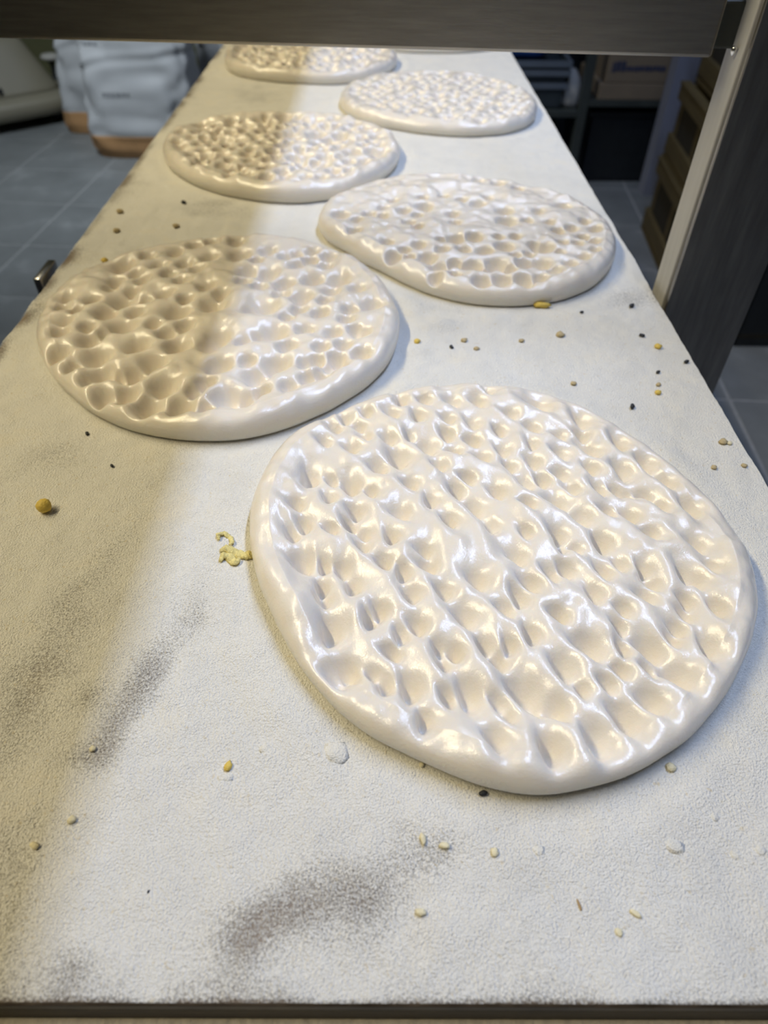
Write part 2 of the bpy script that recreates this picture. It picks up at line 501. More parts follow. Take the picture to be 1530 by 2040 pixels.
DIM['B'] = cr([(240,570),(450,590),(320,670),(200,650),(230,760),(180,860),(150,1020,1),(600,480),(640,420),(700,300,1),(900,230),(1130,190),(1290,140),(1430,110),(1000,310),(1200,290),(800,370),(860,420),(1070,380),(1180,430),(1320,330),(1410,240),(1390,480),(770,500),(700,580,1),(560,680,1),(870,580),(800,680),(1040,540),(1210,580),(1150,680,1),(1440,620,1),(950,780),(410,810),(540,850),(700,800,1),(430,910,1),(490,1050,1),(1050,860),(1210,800),(820,960,1),(1150,960,1),(1430,940,1),(950,1100,1),(510,1190,1),(640,1200),(790,1200,1),(400,1230),(520,1370,1),(720,1350,1),(1030,1290,1),(1290,1320),(910,1440,1),(1170,1440,1),(1360,1450),(1460,1130),(1380,1260),(280,1130)], 80, 460, 4.135) \
 + cr([(190,110),(210,220,1),(440,190),(340,260),(600,230),(680,210),(800,190),(940,230),(790,260),(270,350,1),(440,360,1),(370,470),(580,440,1),(700,300),(810,410,1),(1030,410,1),(920,300),(970,510),(1170,490),(550,530),(720,560,1),(910,590),(240,440),(60,540),(420,640,1),(310,660),(600,720),(700,660),(870,690),(1120,660),(1310,620,1),(1090,740),(740,830),(500,860,1),(370,880),(30,880,1),(250,920),(1210,850),(1150,820),(980,850),(600,970),(880,980),(1060,950),(1210,1030),(1010,1060),(520,1110,1),(270,1090),(40,1120,1),(750,1100),(840,1080),(940,1120),(1030,1110),(360,1200,1),(100,1360,1),(770,1230),(890,1200),(620,1300),(380,1330),(250,1380,1)], 430, 460, 4.135)
DIM['D'] = cr([(260,240),(370,225),(315,215),(425,150),(475,205),(540,220),(385,185),(570,180,1),(660,130),(560,140),(740,150),(700,215),(820,170,1),(940,200,1),(860,140),(500,255),(540,275),(710,255),(650,335),(715,330,1),(800,325,1),(910,325),(950,245,1),(1040,245),(1095,205),(1140,255),(1185,290),(1210,180,1),(1000,100),(910,80),(820,60),(1250,280),(1310,250),(1355,285),(1300,320),(1350,340),(1205,345),(1275,350),(1355,385),(1075,355),(1120,370,1),(1055,395),(990,320),(940,365,1),(850,385,1),(750,380),(655,385),(545,360),(480,380),(400,345),(430,405,1),(500,410),(585,415,1),(640,455,1),(710,440),(755,450),(795,450,1),(860,470),(900,445,1),(960,465,1),(1040,440,1),(990,405),(1110,440,1),(1190,390),(1170,475),(1240,450),(1300,415),(840,520,1),(935,515,1),(1030,515,1),(1105,505),(710,490),(185,215,1),(250,290),(620,500)], 600, 340, 2.318)


def make_dough(key, label, Hh, depth, rad, M, N, seed, axis=-65.0, steep=0.6, elong=1.35, sharp=2.0, powr=3.0, core=0.5, wall=1.0):
    rs = np.random.RandomState(seed)
    px = OUT[key]; ys = [p[1] for p in px]; ymin, ymax = min(ys), max(ys)
    pts = np.array([P(x, y, TZ + 0.004 + (Hh * 0.6 - 0.004) * max(0, 1 - 1.6 * (y - ymin) / (ymax - ymin)))[:2] for x, y in px])
    c = (pts.max(0) + pts.min(0)) / 2
    d = pts - c
    ang = np.arctan2(d[:, 1], d[:, 0]); rr = np.hypot(d[:, 0], d[:, 1])
    o_ = np.argsort(ang); ang, rr = ang[o_], rr[o_]
    th = np.linspace(-math.pi, math.pi, M, endpoint=False)
    R = np.interp(th, np.r_[ang - 2 * math.pi, ang, ang + 2 * math.pi], np.r_[rr, rr, rr])
    k = np.exp(-0.5 * (np.arange(-M // 2, M // 2) / (M * 0.012)) ** 2); k /= k.sum()
    R = np.real(np.fft.ifft(np.fft.fft(R) * np.fft.fft(np.fft.ifftshift(k))))
    R += 0.0012 * vnoise(np.cos(th) * 3 + seed, np.sin(th) * 3, 2.5, seed + 1)
    bh, av = 0.0135, Hh * 0.56
    ne = 22
    s_in = np.sqrt(np.linspace(0.0004, 1, N))
    s_in = np.linspace(0.004, 1, N) ** 0.75
    phi = np.linspace(0, math.radians(150), ne + 1)[1:]
    rows_r = [s * (R - bh) for s in s_in] + [R - bh + bh * np.sin(f) for f in phi]
    zb = np.r_[np.ones(N) * Hh, Hh - av + av * np.cos(phi)]
    RR = np.array(rows_r)
    X = c[0] + RR * np.cos(th); Y = c[1] + RR * np.sin(th)
    Z = np.repeat(zb[:, None], M, 1)
    wt_ = np.r_[np.ones(N), np.clip(np.cos(phi), 0, 1)][:, None]
    # dimples pressed by fingertips
    if key in DIM:
        D = [(*P(x, y, TZ + Hh - 0.007)[:2], b) for x, y, b in DIM[key]]
    else:
        D = []; st = 0.0225
        for i in range(-9, 10):
            for j in range(-9, 10):
                x = (i + 0.5 * (j % 2)) * st + rs.uniform(-.006, .006); y = j * st * 0.87 + rs.uniform(-.006, .006)
                t_ = math.atan2(y, x); rl = np.interp(t_, th, R)
                if math.hypot(x, y) < rl - 0.021:
                    D.append((c[0] + x, c[1] + y, int(rs.rand() < 0.3)))
    acc = np.zeros_like(X)
    pw = powr
    for (dx, dy, big) in D:
        a = math.radians(axis + rs.uniform(-22, 22))
        r1 = rad * (1.32 if big else 0.92) * rs.uniform(0.88, 1.12)
        dp = depth * (1.08 if big else 0.86) * rs.uniform(0.85, 1.12)
        ux, uy = math.cos(a), math.sin(a)
        U = (X - dx) * ux + (Y - dy) * uy; V = -(X - dx) * uy + (Y - dy) * ux
        rv = np.where(V < 0, r1 * steep, r1)
        ru = np.where(U > 0, r1 * elong * 0.8, r1 * elong)
        q2 = (U / ru) ** 2 + (V / rv) ** 2
        acc += (dp * (core * np.exp(-(q2 * sharp) ** wall) + (1 - core) * np.exp(-1.0 * np.maximum((q2 + 0.03) ** 0.5 - 0.17, 0)))) ** pw
    dep = acc ** (1 / pw)
    und = 0.0040 * vnoise(X, Y, 48, seed + 2) + 0.0022 * vnoise(X, Y, 115, seed + 3)
    inner = np.r_[np.ones(N), np.zeros(ne)][:, None]
    edge = np.clip((R - RR) / 0.02, 0, 1)
    Z = Z - dep * wt_ + und * wt_ + 0.0025 * np.sin(np.clip(edge, 0, 1) * math.pi) * inner * 0.4
    # side lumps
    Z = np.maximum(Z, 0.0012 + 0 * Z)
    for _ in range(1):                       # soften
        Zs = Z.copy()
        Zs[1:-1] = 0.5 * Z[1:-1] + 0.125 * (Z[:-2] + Z[2:] + np.roll(Z, 1, 1)[1:-1] + np.roll(Z, -1, 1)[1:-1])
        Z = Zs
    floured = np.r_[np.zeros(N), np.clip((np.degrees(phi) - 62) / 40, 0, 1)][:, None] + 0 * X
    floured = np.clip(floured + 0.35 * vnoise(X * 3, Y * 3 + Z * 9, 60, seed + 5) * (floured > 0.02), 0, 1)
    co = np.stack([X - c[0], Y - c[1], Z], -1)[:, ::-1]
    me = grid_mesh('dough', co, M, N + ne, True)
    bm = bmesh.new(); bm.from_mesh(me)
    bm.verts.ensure_lookup_table()
    bm.faces.new([bm.verts[i] for i in range(M)])
    bm.faces.new([bm.verts[(N + ne - 1) * M + i] for i in range(M)])
    bmesh.ops.recalc_face_normals(bm, faces=bm.faces)
    bm.to_mesh(me); bm.free()
    at = me.attributes.new('floured', 'FLOAT', 'POINT')
    at.data.foreach_set('value', floured[:, ::-1].astype(np.float32).ravel())
    me.polygons.foreach_set('use_smooth', [True] * len(me.polygons))
    o = link('flatbread_dough', me, 'dough'); o.location = (c[0], c[1], TZ)
    tag(o, label, 'dough', 'dimpled rounds of dough on the floured board')
    return c, R, th


DG = {}
DG['A'] = make_dough('A', 'largest round of white dimpled dough, nearest on the floured board', 0.0250, 0.0215, 0.0088, 820, 205, 11, -62, 0.36, 1.15, 2.6, 2.6, 0.36)
DG['B'] = make_dough('B', 'round dimpled dough half in warm shade beside the steel stop', 0.0255, 0.0230, 0.0100, 700, 170, 12, 60, 0.72, 1.05, 1.5, 3.0, 0.55, 1.2)
DG['D'] = make_dough('D', 'white dimpled dough at board edge beside the foot of the steel post', 0.0250, 0.0235, 0.0086, 640, 155, 13, 75, 0.85, 1.1, 1.6, 3.0, 0.75, 1.6)
DG['C'] = make_dough('C', 'dimpled dough split by the shade edge, second back in the sack-side row', 0.024, 0.0215, 0.0095, 520, 125, 14, 60, 0.75, 1.15, 1.5, 3.0, 0.65, 1.3)
DG['E'] = make_dough('E', 'pale round dough farthest back along the dark rack side of the board', 0.021, 0.0160, 0.0064, 500, 120, 15, 60, 0.8, 1.15, 2.2, 3.0, 0.55)
DG['F'] = make_dough('F', 'dimpled dough half in shade, cut off by the steel crossbar near the sacks', 0.024, 0.0215, 0.0095, 440, 100, 16, 60, 0.75, 1.15, 1.5, 3.0, 0.60)
DG['G'] = make_dough('G', 'farthest dough, only its front rim showing under the steel crossbar', 0.020, 0.012, 0.0080, 300, 70, 17, 60, 0.8, 1.15)

# ------------------------------------------------------------------ flour on the board
ny1 = np.linspace(0.0, 1.0, 300) ** 1.0
ynear = np.linspace(FY(0) + 0.0, 0.75, 290); yfar = np.linspace(0.75, BY - 0.004, 240)[1:]
yy = np.r_[ynear, yfar]; NX = 250
uu = np.linspace(0, 1, NX)
lx = np.array([LX(y) for y in yy]) + 0.0015; rx = np.array([RXf(y) for y in yy]) - 0.0010
X = lx[:, None] + (rx - lx)[:, None] * uu[None]; Y = np.repeat(yy[:, None], NX, 1)
fy = Fl.y + (Fr.y - Fl.y) * (X - Fl.x) / (Fr.x - Fl.x) + 0.0004
Y = np.where(Y < 0.2, fy + (Y - yy[0]) * (0.2 - fy) / (0.2 - yy[0]), Y)
cov = 0.92 + 0.16 * vnoise(X, Y, 22, 31) + 0.12 * vnoise(X, Y, 60, 32)
ht = 0.0009 + 0.0010 * vnoise(X, Y, 28, 33) + 0.0010 * vnoise(X, Y, 80, 34) + 0.0008 * vnoise(X, Y, 190, 35)
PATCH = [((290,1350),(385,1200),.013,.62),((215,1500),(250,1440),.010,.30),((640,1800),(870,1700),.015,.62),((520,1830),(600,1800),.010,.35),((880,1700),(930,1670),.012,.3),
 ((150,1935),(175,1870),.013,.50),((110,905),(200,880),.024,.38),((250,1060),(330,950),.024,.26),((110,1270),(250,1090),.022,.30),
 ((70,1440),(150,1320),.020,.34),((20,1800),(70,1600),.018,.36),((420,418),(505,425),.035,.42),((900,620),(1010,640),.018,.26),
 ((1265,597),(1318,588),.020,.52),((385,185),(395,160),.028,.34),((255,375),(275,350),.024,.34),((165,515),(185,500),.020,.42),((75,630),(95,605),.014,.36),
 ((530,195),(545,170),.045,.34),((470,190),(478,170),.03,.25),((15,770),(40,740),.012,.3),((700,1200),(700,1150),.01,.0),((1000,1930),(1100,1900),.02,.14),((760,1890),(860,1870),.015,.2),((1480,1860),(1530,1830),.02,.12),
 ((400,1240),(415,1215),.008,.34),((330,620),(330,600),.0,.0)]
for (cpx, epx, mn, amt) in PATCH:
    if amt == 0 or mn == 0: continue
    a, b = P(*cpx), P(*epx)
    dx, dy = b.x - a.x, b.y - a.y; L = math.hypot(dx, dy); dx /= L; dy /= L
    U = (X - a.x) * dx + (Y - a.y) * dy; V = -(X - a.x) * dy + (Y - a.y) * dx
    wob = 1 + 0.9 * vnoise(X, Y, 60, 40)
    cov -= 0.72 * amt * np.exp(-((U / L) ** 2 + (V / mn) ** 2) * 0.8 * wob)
edf = Y - fy
cov -= 0.40 * np.exp(-(edf / 0.0014) ** 2) + 0.20 * np.exp(-(edf / 0.010) ** 2) * (1 + vnoise(X, Y, 90, 41))
edl = X - lx[:, None]
cov -= np.exp(-(edl / 0.011) ** 2) * (0.52 + 0.6 * vnoise(X, Y, 40, 42))
edr = rx[:, None] - X
cov -= 0.12 * np.exp(-(edr / 0.004) ** 2)
# flour thinned beside the doughs as painted shadow; little banks pushed up around them
for k_, (c, R, th) in DG.items():
    dd = np.hypot(X - c[0], Y - c[1]) - np.interp(np.arctan2(Y - c[1], X - c[0]), th, R)
    ht += 0.0016 * np.exp(-((dd - 0.022) / 0.010) ** 2) * (0.7 + 1.2 * vnoise(X, Y, 25, 50))
    cov -= 0.10 * np.exp(-(dd / 0.008) ** 2)
    ht = np.where(dd < 0.002, 0.0006, ht)
for (bx, by, w, hgt) in [(870, 650, .022, .004), (1000, 640, .03, .003), (1180, 640, .03, .003), (420, 455, .04, .003), (820, 700, .015, .002)]:
    p = P(bx, by); ht += hgt * np.exp(-((X - p.x) / w) ** 2 - ((Y - p.y) / (w * .5)) ** 2) * (1 + vnoise(X, Y, 60, 51))
ht = np.maximum(ht, 0.0003)
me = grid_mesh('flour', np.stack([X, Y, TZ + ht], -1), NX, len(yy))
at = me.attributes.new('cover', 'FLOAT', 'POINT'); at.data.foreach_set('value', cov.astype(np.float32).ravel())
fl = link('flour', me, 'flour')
tag(fl, 'white flour dusted thickly over the long wooden board', 'flour', kind='stuff')

# ------------------------------------------------------------------ crumbs, seeds and lumps


def lump_mesh(name, r, sq, seed, mat, rough=0.25, sub=2, stretch=(1, 1, 1)):
    b = bmesh.new(); bmesh.ops.create_icosphere(b, subdivisions=sub, radius=1.0)
    for v in b.verts:
        n = noise.noise(v.co * 1.6 + Vector((seed * 3.1, seed, 0)))
        v.co *= 1 + rough * n * 1.6
        v.co = Vector((v.co.x * stretch[0] * r, v.co.y * stretch[1] * r, v.co.z * sq * r))
    mz = min(v.co.z for v in b.verts)
    for v in b.verts: v.co.z -= mz
    me = bpy.data.meshes.new(name); b.to_mesh(me); b.free()
    me.polygons.foreach_set('use_smooth', [True] * len(me.polygons)); me.materials.append(MATS[mat])
    return me


def fz(p):                                   # height of the flour at a point
    j = int(np.argmin(np.abs(yy - p.y))); i = int(np.argmin(np.abs(X[j] - p.x)))
    return TZ + float(ht[j, i])


def bit(name, px, py, wpx, mat, label, cat, group, sq=0.6, stretch=(1, 1, 1), rough=0.25, rz=None):
    p = P(px, py)
    dist = (p - CAM).dot(fwd)
    r = wpx / 2 / F * dist
    me = lump_mesh(name, r, sq, rnd.uniform(0, 50), mat, rough, 2, stretch)
    o = link(name, me); o.location = (p.x, p.y, fz(p) - (r * sq * 1.5 if name == 'flour_lump' else 0.0002))
    o.rotation_euler = (0, 0, rnd.uniform(0, 6.28) if rz is None else rz)
    tag(o, label, cat, group)
    return o


bit('yellow_crumb', 93, 1020, 30, 'crumb_yellow', 'round yellow crumb alone on the shaded flour', 'crumb', 'yellow crumbs on the flour', 0.95, rough=0.1)
bit('yellow_crumb', 1078, 615, 34, 'crumb_yellow', 'flat yellow crumb against the front of the dough by the steel post', 'crumb', 'yellow crumbs on the flour', 0.35, (1, 0.38, 1), rz=-0.05)
bit('yellow_crumb', 209, 523, 13, 'crumb_yellow', 'small yellow crumb near the board edge just beyond the steel stop', 'crumb', 'yellow crumbs on the flour')
bit('yellow_crumb', 240, 425, 13, 'crumb_tan', 'brownish yellow crumb on the shaded flour, farthest along the sack-side edge', 'crumb', 'yellow crumbs on the flour')
bit('yellow_crumb', 233, 463, 13, 'crumb_tan', 'brown crumb between two yellow crumbs on the shaded edge of the board', 'crumb', 'yellow crumbs on the flour')
bit('yellow_crumb', 352, 457, 13, 'crumb_tan', 'brown crumb behind the far rim of the half shaded dough', 'crumb', 'yellow crumbs on the flour')
bit('yellow_crumb', 831, 686, 13, 'crumb_yellow', 'faint yellow crumb in the gap right of the half shaded dough', 'crumb', 'yellow crumbs on the flour')
bit('yellow_crumb', 1310, 694, 14, 'crumb_yellow', 'upper of two yellow crumbs near the board edge by the steel post', 'crumb', 'yellow crumbs on the flour')
bit('yellow_crumb', 1310, 785, 13, 'crumb_yellow', 'lower of two yellow crumbs near the board edge by the steel post', 'crumb', 'yellow crumbs on the flour')
bit('yellow_crumb', 1311, 769, 10, 'crumb_tan', 'tan crumb just above the lower yellow crumb near the post', 'crumb', 'tan crumbs on the flour')
bit('yellow_crumb', 456, 1530, 20, 'crumb_yellow', 'yellow crumb on the bright flour in front of the largest dough', 'crumb', 'yellow crumbs on the flour', 0.5, (0.8, 1.1, 1))
bit('yellow_crumb', 1439, 883, 17, 'crumb_tan', 'paired tan crumb beside the board edge, right of the largest dough', 'crumb', 'tan crumbs on the flour', 0.5)
bit('yellow_crumb', 1452, 885, 11, 'crumb_pale', 'pale crumb touching the tan crumb beside the board edge', 'crumb', 'tan crumbs on the flour', 0.5)
bit('yellow_crumb', 1421, 934, 12, 'crumb_tan', 'tan crumb close to the far right rim of the largest dough', 'crumb', 'tan crumbs on the flour', 0.5)
bit('yellow_crumb', 1481, 931, 12, 'crumb_tan', 'tan crumb nearest the board edge, below the paired crumbs', 'crumb', 'tan crumbs on the flour', 0.5)
bit('yellow_crumb', 1115, 671, 16, 'crumb_tan', 'tan crumb on the flour below the flat yellow crumb', 'crumb', 'tan crumbs on the flour', 0.5)
bit('yellow_crumb', 924, 681, 13, 'crumb_tan', 'tan crumb above a black seed in the gap between three doughs', 'crumb', 'tan crumbs on the flour', 0.5)
bit('yellow_crumb', 949, 697, 12, 'crumb_tan', 'tan crumb right of a black seed between three doughs', 'crumb', 'tan crumbs on the flour', 0.5)
bit('yellow_crumb', 1038, 682, 11, 'crumb_tan', 'lone tan crumb midway between the largest dough and the one behind it', 'crumb', 'tan crumbs on the flour', 0.5)
bit('yellow_crumb', 1142, 767, 12, 'crumb_tan', 'tan crumb just behind the far rim of the largest dough', 'crumb', 'tan crumbs on the flour', 0.5)
bit('pale_crumb', 71, 1687, 17, 'crumb_pale', 'pale crumb in the shaded flour, nearest the front left corner', 'crumb', 'pale crumbs on the flour', 0.6, (1.2, 0.8, 1))
bit('pale_crumb', 146, 1636, 16, 'crumb_pale', 'pale crumb at the shade edge above the front left corner', 'crumb', 'pale crumbs on the flour', 0.6)
bit('pale_crumb', 187, 1495, 13, 'crumb_pale', 'pale crumb on the bare streak at the shade edge', 'crumb', 'pale crumbs on the flour', 0.6)
bit('pale_crumb', 842, 1675, 17, 'crumb_pale', 'upper pale crumb on the bare patch in front of the largest dough', 'crumb', 'pale crumbs on the flour', 0.5, (0.8, 1.3, 1))
bit('pale_crumb', 884, 1688, 18, 'crumb_pale', 'pale crumb at the right end of the bare patch', 'crumb', 'pale crumbs on the flour', 0.5, (0.7, 1.3, 1))
bit('pale_crumb', 838, 1821, 20, 'crumb_pale', 'pale crumb below the bare patch near the front edge', 'crumb', 'pale crumbs on the flour', 0.5, (1.2, 0.7, 1))
bit('pale_crumb', 984, 1702, 17, 'crumb_pale', 'pale crumb straight in front of the black seed at the largest dough', 'crumb', 'pale crumbs on the flour', 0.5)
bit('pale_crumb', 1266, 1822, 20, 'crumb_pale', 'long pale crumb right of the brown bran flake', 'crumb', 'pale crumbs on the flour', 0.4, (0.6, 1.3, 1))
bit('pale_crumb', 1232, 1858, 16, 'crumb_pale', 'pale crumb below the long pale crumb near the front edge', 'crumb', 'pale crumbs on the flour', 0.4)
bit('pale_crumb', 1335, 1532, 20, 'crumb_pale', 'pale crumb tucked against the near right rim of the largest dough', 'crumb', 'pale crumbs on the flour', 0.6)
bit('pale_crumb', 840, 1526, 11, 'crumb_pale', 'tiny white crumb stuck at the foot of the largest dough', 'crumb', 'pale crumbs on the flour', 0.8)
bit('flour_lump', 668, 1502, 54, 'flour_lump', 'largest lump of white flour in front of the nearest dough', 'flour lump', 'lumps of flour', 0.3, rough=0.3)
bit('flour_lump', 530, 1492, 26, 'flour_lump', 'flour lump left of the largest flour lump', 'flour lump', 'lumps of flour', 0.4, (1.2, 0.8, 1))
bit('flour_lump', 450, 1552, 32, 'flour_lump', 'flat flour lump under the yellow crumb before the nearest dough', 'flour lump', 'lumps of flour', 0.3, (1.2, 0.6, 1), rz=0.2)
bit('flour_lump', 1340, 1687, 40, 'flour_lump', 'wide flour lump in the near right corner of the board', 'flour lump', 'lumps of flour', 0.4, (1.2, 0.8, 1))
bit('flour_lump', 1071, 1697, 26, 'flour_lump', 'flour lump in front of the nearest rim of the largest dough', 'flour lump', 'lumps of flour', 0.4)
bit('flour_lump', 1421, 1629, 22, 'flour_lump', 'flour lump closest to the near right rim of the largest dough', 'flour lump', 'lumps of flour', 0.45)
bit('flour_lump', 1466, 1705, 24, 'flour_lump', 'flour lump right of the wide lump, one before the picture edge', 'flour lump', 'lumps of flour', 0.45)
bit('flour_lump', 1514, 1695, 24, 'flour_lump', 'flour lump right at the picture edge', 'flour lump', 'lumps of flour', 0.45)
bit('bran_flake', 1153, 1804, 24, 'bran', 'thin brown bran flake on the flour near the front edge', 'bran flake', None, 0.15, (0.25, 1.0, 1), rz=0.2)
for px, py, w, lab in [(962, 1583, 19, 'largest black seed, at the foot of the nearest dough'),
                       (1258, 815, 15, 'black seed on white flour just behind the largest dough'),
                       (1366, 724, 12, 'black seed nearest to the board edge below the steel post'),
                       (1310, 744, 11, 'black seed between two yellow crumbs near the steel post'),
                       (1278, 672, 12, 'black seed left of the upper yellow crumb near the steel post'),
                       (1257, 614, 13, 'black seed closest to the foot of the steel post'),
                       (1157, 630, 9, 'small black seed right of the flat yellow crumb'),
                       (899, 695, 11, 'black seed in the gap between three doughs'),
                       (175, 868, 11, 'black seed near the front rim of the half shaded dough'),
                       (224, 931, 10, 'black seed on the shaded flour left of the largest dough'),
                       (367, 408, 11, 'black seed on the grey bare patch behind the half shaded dough'),
                       (297, 1778, 7, 'tiny dark seed on bright flour near the front left')]:
    bit('black_seed', px, py, w, 'seed_black', lab, 'seed', 'black seeds on the flour', 0.6, (1, 0.62, 1), 0.2)

# curled yellow shavings touching the largest dough
p = P(468, 1105)
yc = empty('yellow_shavings', (p.x, p.y, fz(p)))
tag(yc, 'cluster of curled yellow shavings touching the largest dough', 'crumb', 'yellow crumbs on the flour')


def ribbon(pxs, w, name):
    pts = [P(*q) for q in pxs]
    pts = [Vector((q.x, q.y, fz(q) + 0.0012 + 0.0012 * math.sin(i * 1.7))) - Vector(yc.location) for i, q in enumerate(pts)]
    dense = []
    for i in range(len(pts) - 1):
        for k in range(5):
            dense.append(pts[i].lerp(pts[i + 1], k / 5))
    dense.append(pts[-1])
    b = bmesh.new(); rings = []
    for i, q in enumerate(dense):
        t = (dense[min(i + 1, len(dense) - 1)] - dense[max(i - 1, 0)]).normalized()
        s = Vector((-t.y, t.x, 0)).normalized(); u = Vector((0, 0, 1))
        ww = w * (0.35 + 0.65 * math.sin(math.pi * (i + 0.6) / (len(dense) + 0.2))) * (1 + 0.35 * noise.noise(q * 900))
        rings.append([b.verts.new(q + s * ww * math.cos(a) + u * ww * 0.6 * math.sin(a)) for a in [k * math.pi / 4 for k in range(8)]])
    for a, c in zip(rings, rings[1:]):
        for k in range(8):
            b.faces.new((a[k], a[(k + 1) % 8], c[(k + 1) % 8], c[k]))
    b.faces.new(rings[0][::-1]); b.faces.new(rings[-1])
    bmesh.ops.recalc_face_normals(b, faces=b.faces)
    return obj(name, b, 'shaving', yc, True)


ribbon([(438, 1082), (436, 1074), (448, 1068), (460, 1074), (464, 1086), (458, 1092)], 0.0019, 'shaving')
ribbon([(440, 1104), (452, 1100), (466, 1104), (480, 1108), (492, 1112), (503, 1114)], 0.0036, 'shaving')
ribbon([(440, 1124), (446, 1114), (458, 1112), (464, 1122), (472, 1126), (478, 1118)], 0.0030, 'shaving')
ribbon([(488, 1116), (498, 1110), (506, 1112)], 0.0032, 'shaving')

# ------------------------------------------------------------------ steel rack frame: crossbar and posts
BZ = TZ + 0.203                         # underside of the crossbar
bl, br = P(0, 77, BZ), P(1417, 116, BZ)
rk = empty('steel_rack', (0.28, 0.64, 0)); tag(rk, 'stainless steel rack frame with crossbar over the board and upright post', 'rack')
ax = (br - bl).normalized(); lenb = (br - bl).length + 0.58
bm = box(-lenb, 0, 0, 0.035, 0, 0.062, 0.0025, 3)
xb = obj('crossbar', bm, 'steel', rk)
ang = math.atan2(ax.y, ax.x)
inv = Matrix.Translation(rk.location).inverted()
xb.matrix_parent_inverse = inv
xb.matrix_basis = Matrix.Translation((br.x, br.y, BZ)) @ Matrix.Rotation(ang, 4, 'Z')
A = P(1298, 563); px0 = A.x + 0.003; py1 = A.y
Bp = P(1318, 594); py0 = Bp.y
# L2 / L3: front plate
yF = py0 - 0.010
xL = PY(1330.8, 588, yF).x; xR = PY(1443.7, 720, yF).x

part('post', box(px0, px0 + 0.030, py0, py1, 0, 1.62, 0.0012), 'strip_wood', rk)
part('post_flange', box(px0 + 0.006, px0 + 0.03, py0 - 0.0075, py0 + 0.001, 0, 1.62, 0.001), 'strip_wood_dark', rk)
pl_ = part('post_plate', box(xL, xR, yF - 0.004, yF, 0, 1.62, 0.001), 'steel_post', rk)
part('post_plate_side', box(xR - 0.003, xR, yF, yF + 0.035, 0, 1.62, 0.001), 'steel_post', rk)
part('bar_stub', box(br.x - 0.01, px0 + 0.012, br.y + 0.012, br.y + 0.032, BZ + 0.004, BZ + 0.036, 0.002), 'rack_paint_stub_shade', rk)  # steel in shadow: the shade is put into this dark colour
part('weld', lathe([(0.0005, 0), (0.0018, 0.002), (0.0028, 0.006), (0.001, 0.007)], 10), 'steel_shiny', rk, True).location = (px0 - 0.0025, py0 + 0.012, PY(1443, 112, py0 + 0.012).z)
# far post of the frame, out of view
lx_ = bl.x - 0.56; ly_ = bl.y - ax.y / ax.x * 0.56
part('post', box(lx_ - 0.04, lx_, ly_ - 0.0, ly_ + 0.05, 0, 1.62, 0.002), 'steel_post', rk)

# ------------------------------------------------------------------ flour sacks


def sack(name, x0, x1, y, dep, hgt, lean, seed, label, taper=0.12, band=0.105):
    root = empty(name, ((x0 + x1) / 2, y, 0)); tag(root, label, 'sack', 'white paper flour sacks on the floor')
    w = (x1 - x0) / 2; n, m = 64, 56

    def shell(zlo, zhi, off, nm, mat, rows):
        t = np.linspace(0, 2 * math.pi, n, endpoint=False)
        zz = np.linspace(zlo, zhi, rows)
        T, Z = np.meshgrid(t, zz)
        k = Z / hgt
        bulge = 1 + 0.05 * np.sin(np.clip(k, 0, 1) * math.pi * 1.1) - taper * k ** 1.4
        foot = 1 - 0.10 * np.exp(-(Z / 0.03) ** 2)
        pinch = np.clip(1 - ((k - 0.86) / 0.14) ** 2 * (k > 0.86), 0.04, 1)
        e = 0.45
        cx = np.sign(np.cos(T)) * np.abs(np.cos(T)) ** e; cy = np.sign(np.sin(T)) * np.abs(np.sin(T)) ** e
        wr = 0.022 * vnoise(T * 1.2 + Z * 2.5 + seed, Z * 2 + seed, 3.1, seed) + 0.018 * vnoise(T * 1.0 - Z * 6, Z * 7 + T, 2.2, seed + 1)
        crease = 0.0055 * np.exp(-((Z - 0.42 - 0.05 * np.cos(T + 0.6)) / 0.012) ** 2) - 0.0045 * np.exp(-((Z - 0.395 - 0.05 * np.cos(T + 0.6)) / 0.012) ** 2)
        crease += 0.008 * np.exp(-((Z - 0.22 + 0.12 * np.cos(T)) / 0.012) ** 2) * (np.cos(T) > 0)
        amp = np.clip(Z / 0.1, 0.1, 1)
        rx_ = (w * bulge * foot + off) ; ry_ = dep / 2 * bulge * foot * pinch + off
        X = cx * (rx_ + (wr + crease) * amp) + lean * Z
        Y = cy * (ry_ + (wr + crease) * amp)
        me = grid_mesh(nm, np.stack([X, Y, Z], -1), n, rows, True)
        bm = bmesh.new(); bm.from_mesh(me); bm.verts.ensure_lookup_table()
        bm.faces.new([bm.verts[i] for i in range(n)][::-1]); bm.faces.new([bm.verts[(rows - 1) * n + i] for i in range(n)])
        bmesh.ops.recalc_face_normals(bm, faces=bm.faces); bm.to_mesh(me); bm.free()
        me.polygons.foreach_set('use_smooth', [True] * len(me.polygons))
        return link(nm, me, mat, root)
    shell(0.004, hgt, 0.0, 'paper_bag', 'sack_paper', m)
    shell(0.0, band, 0.0022, 'bottom_band', 'kraft', 14)
    return root


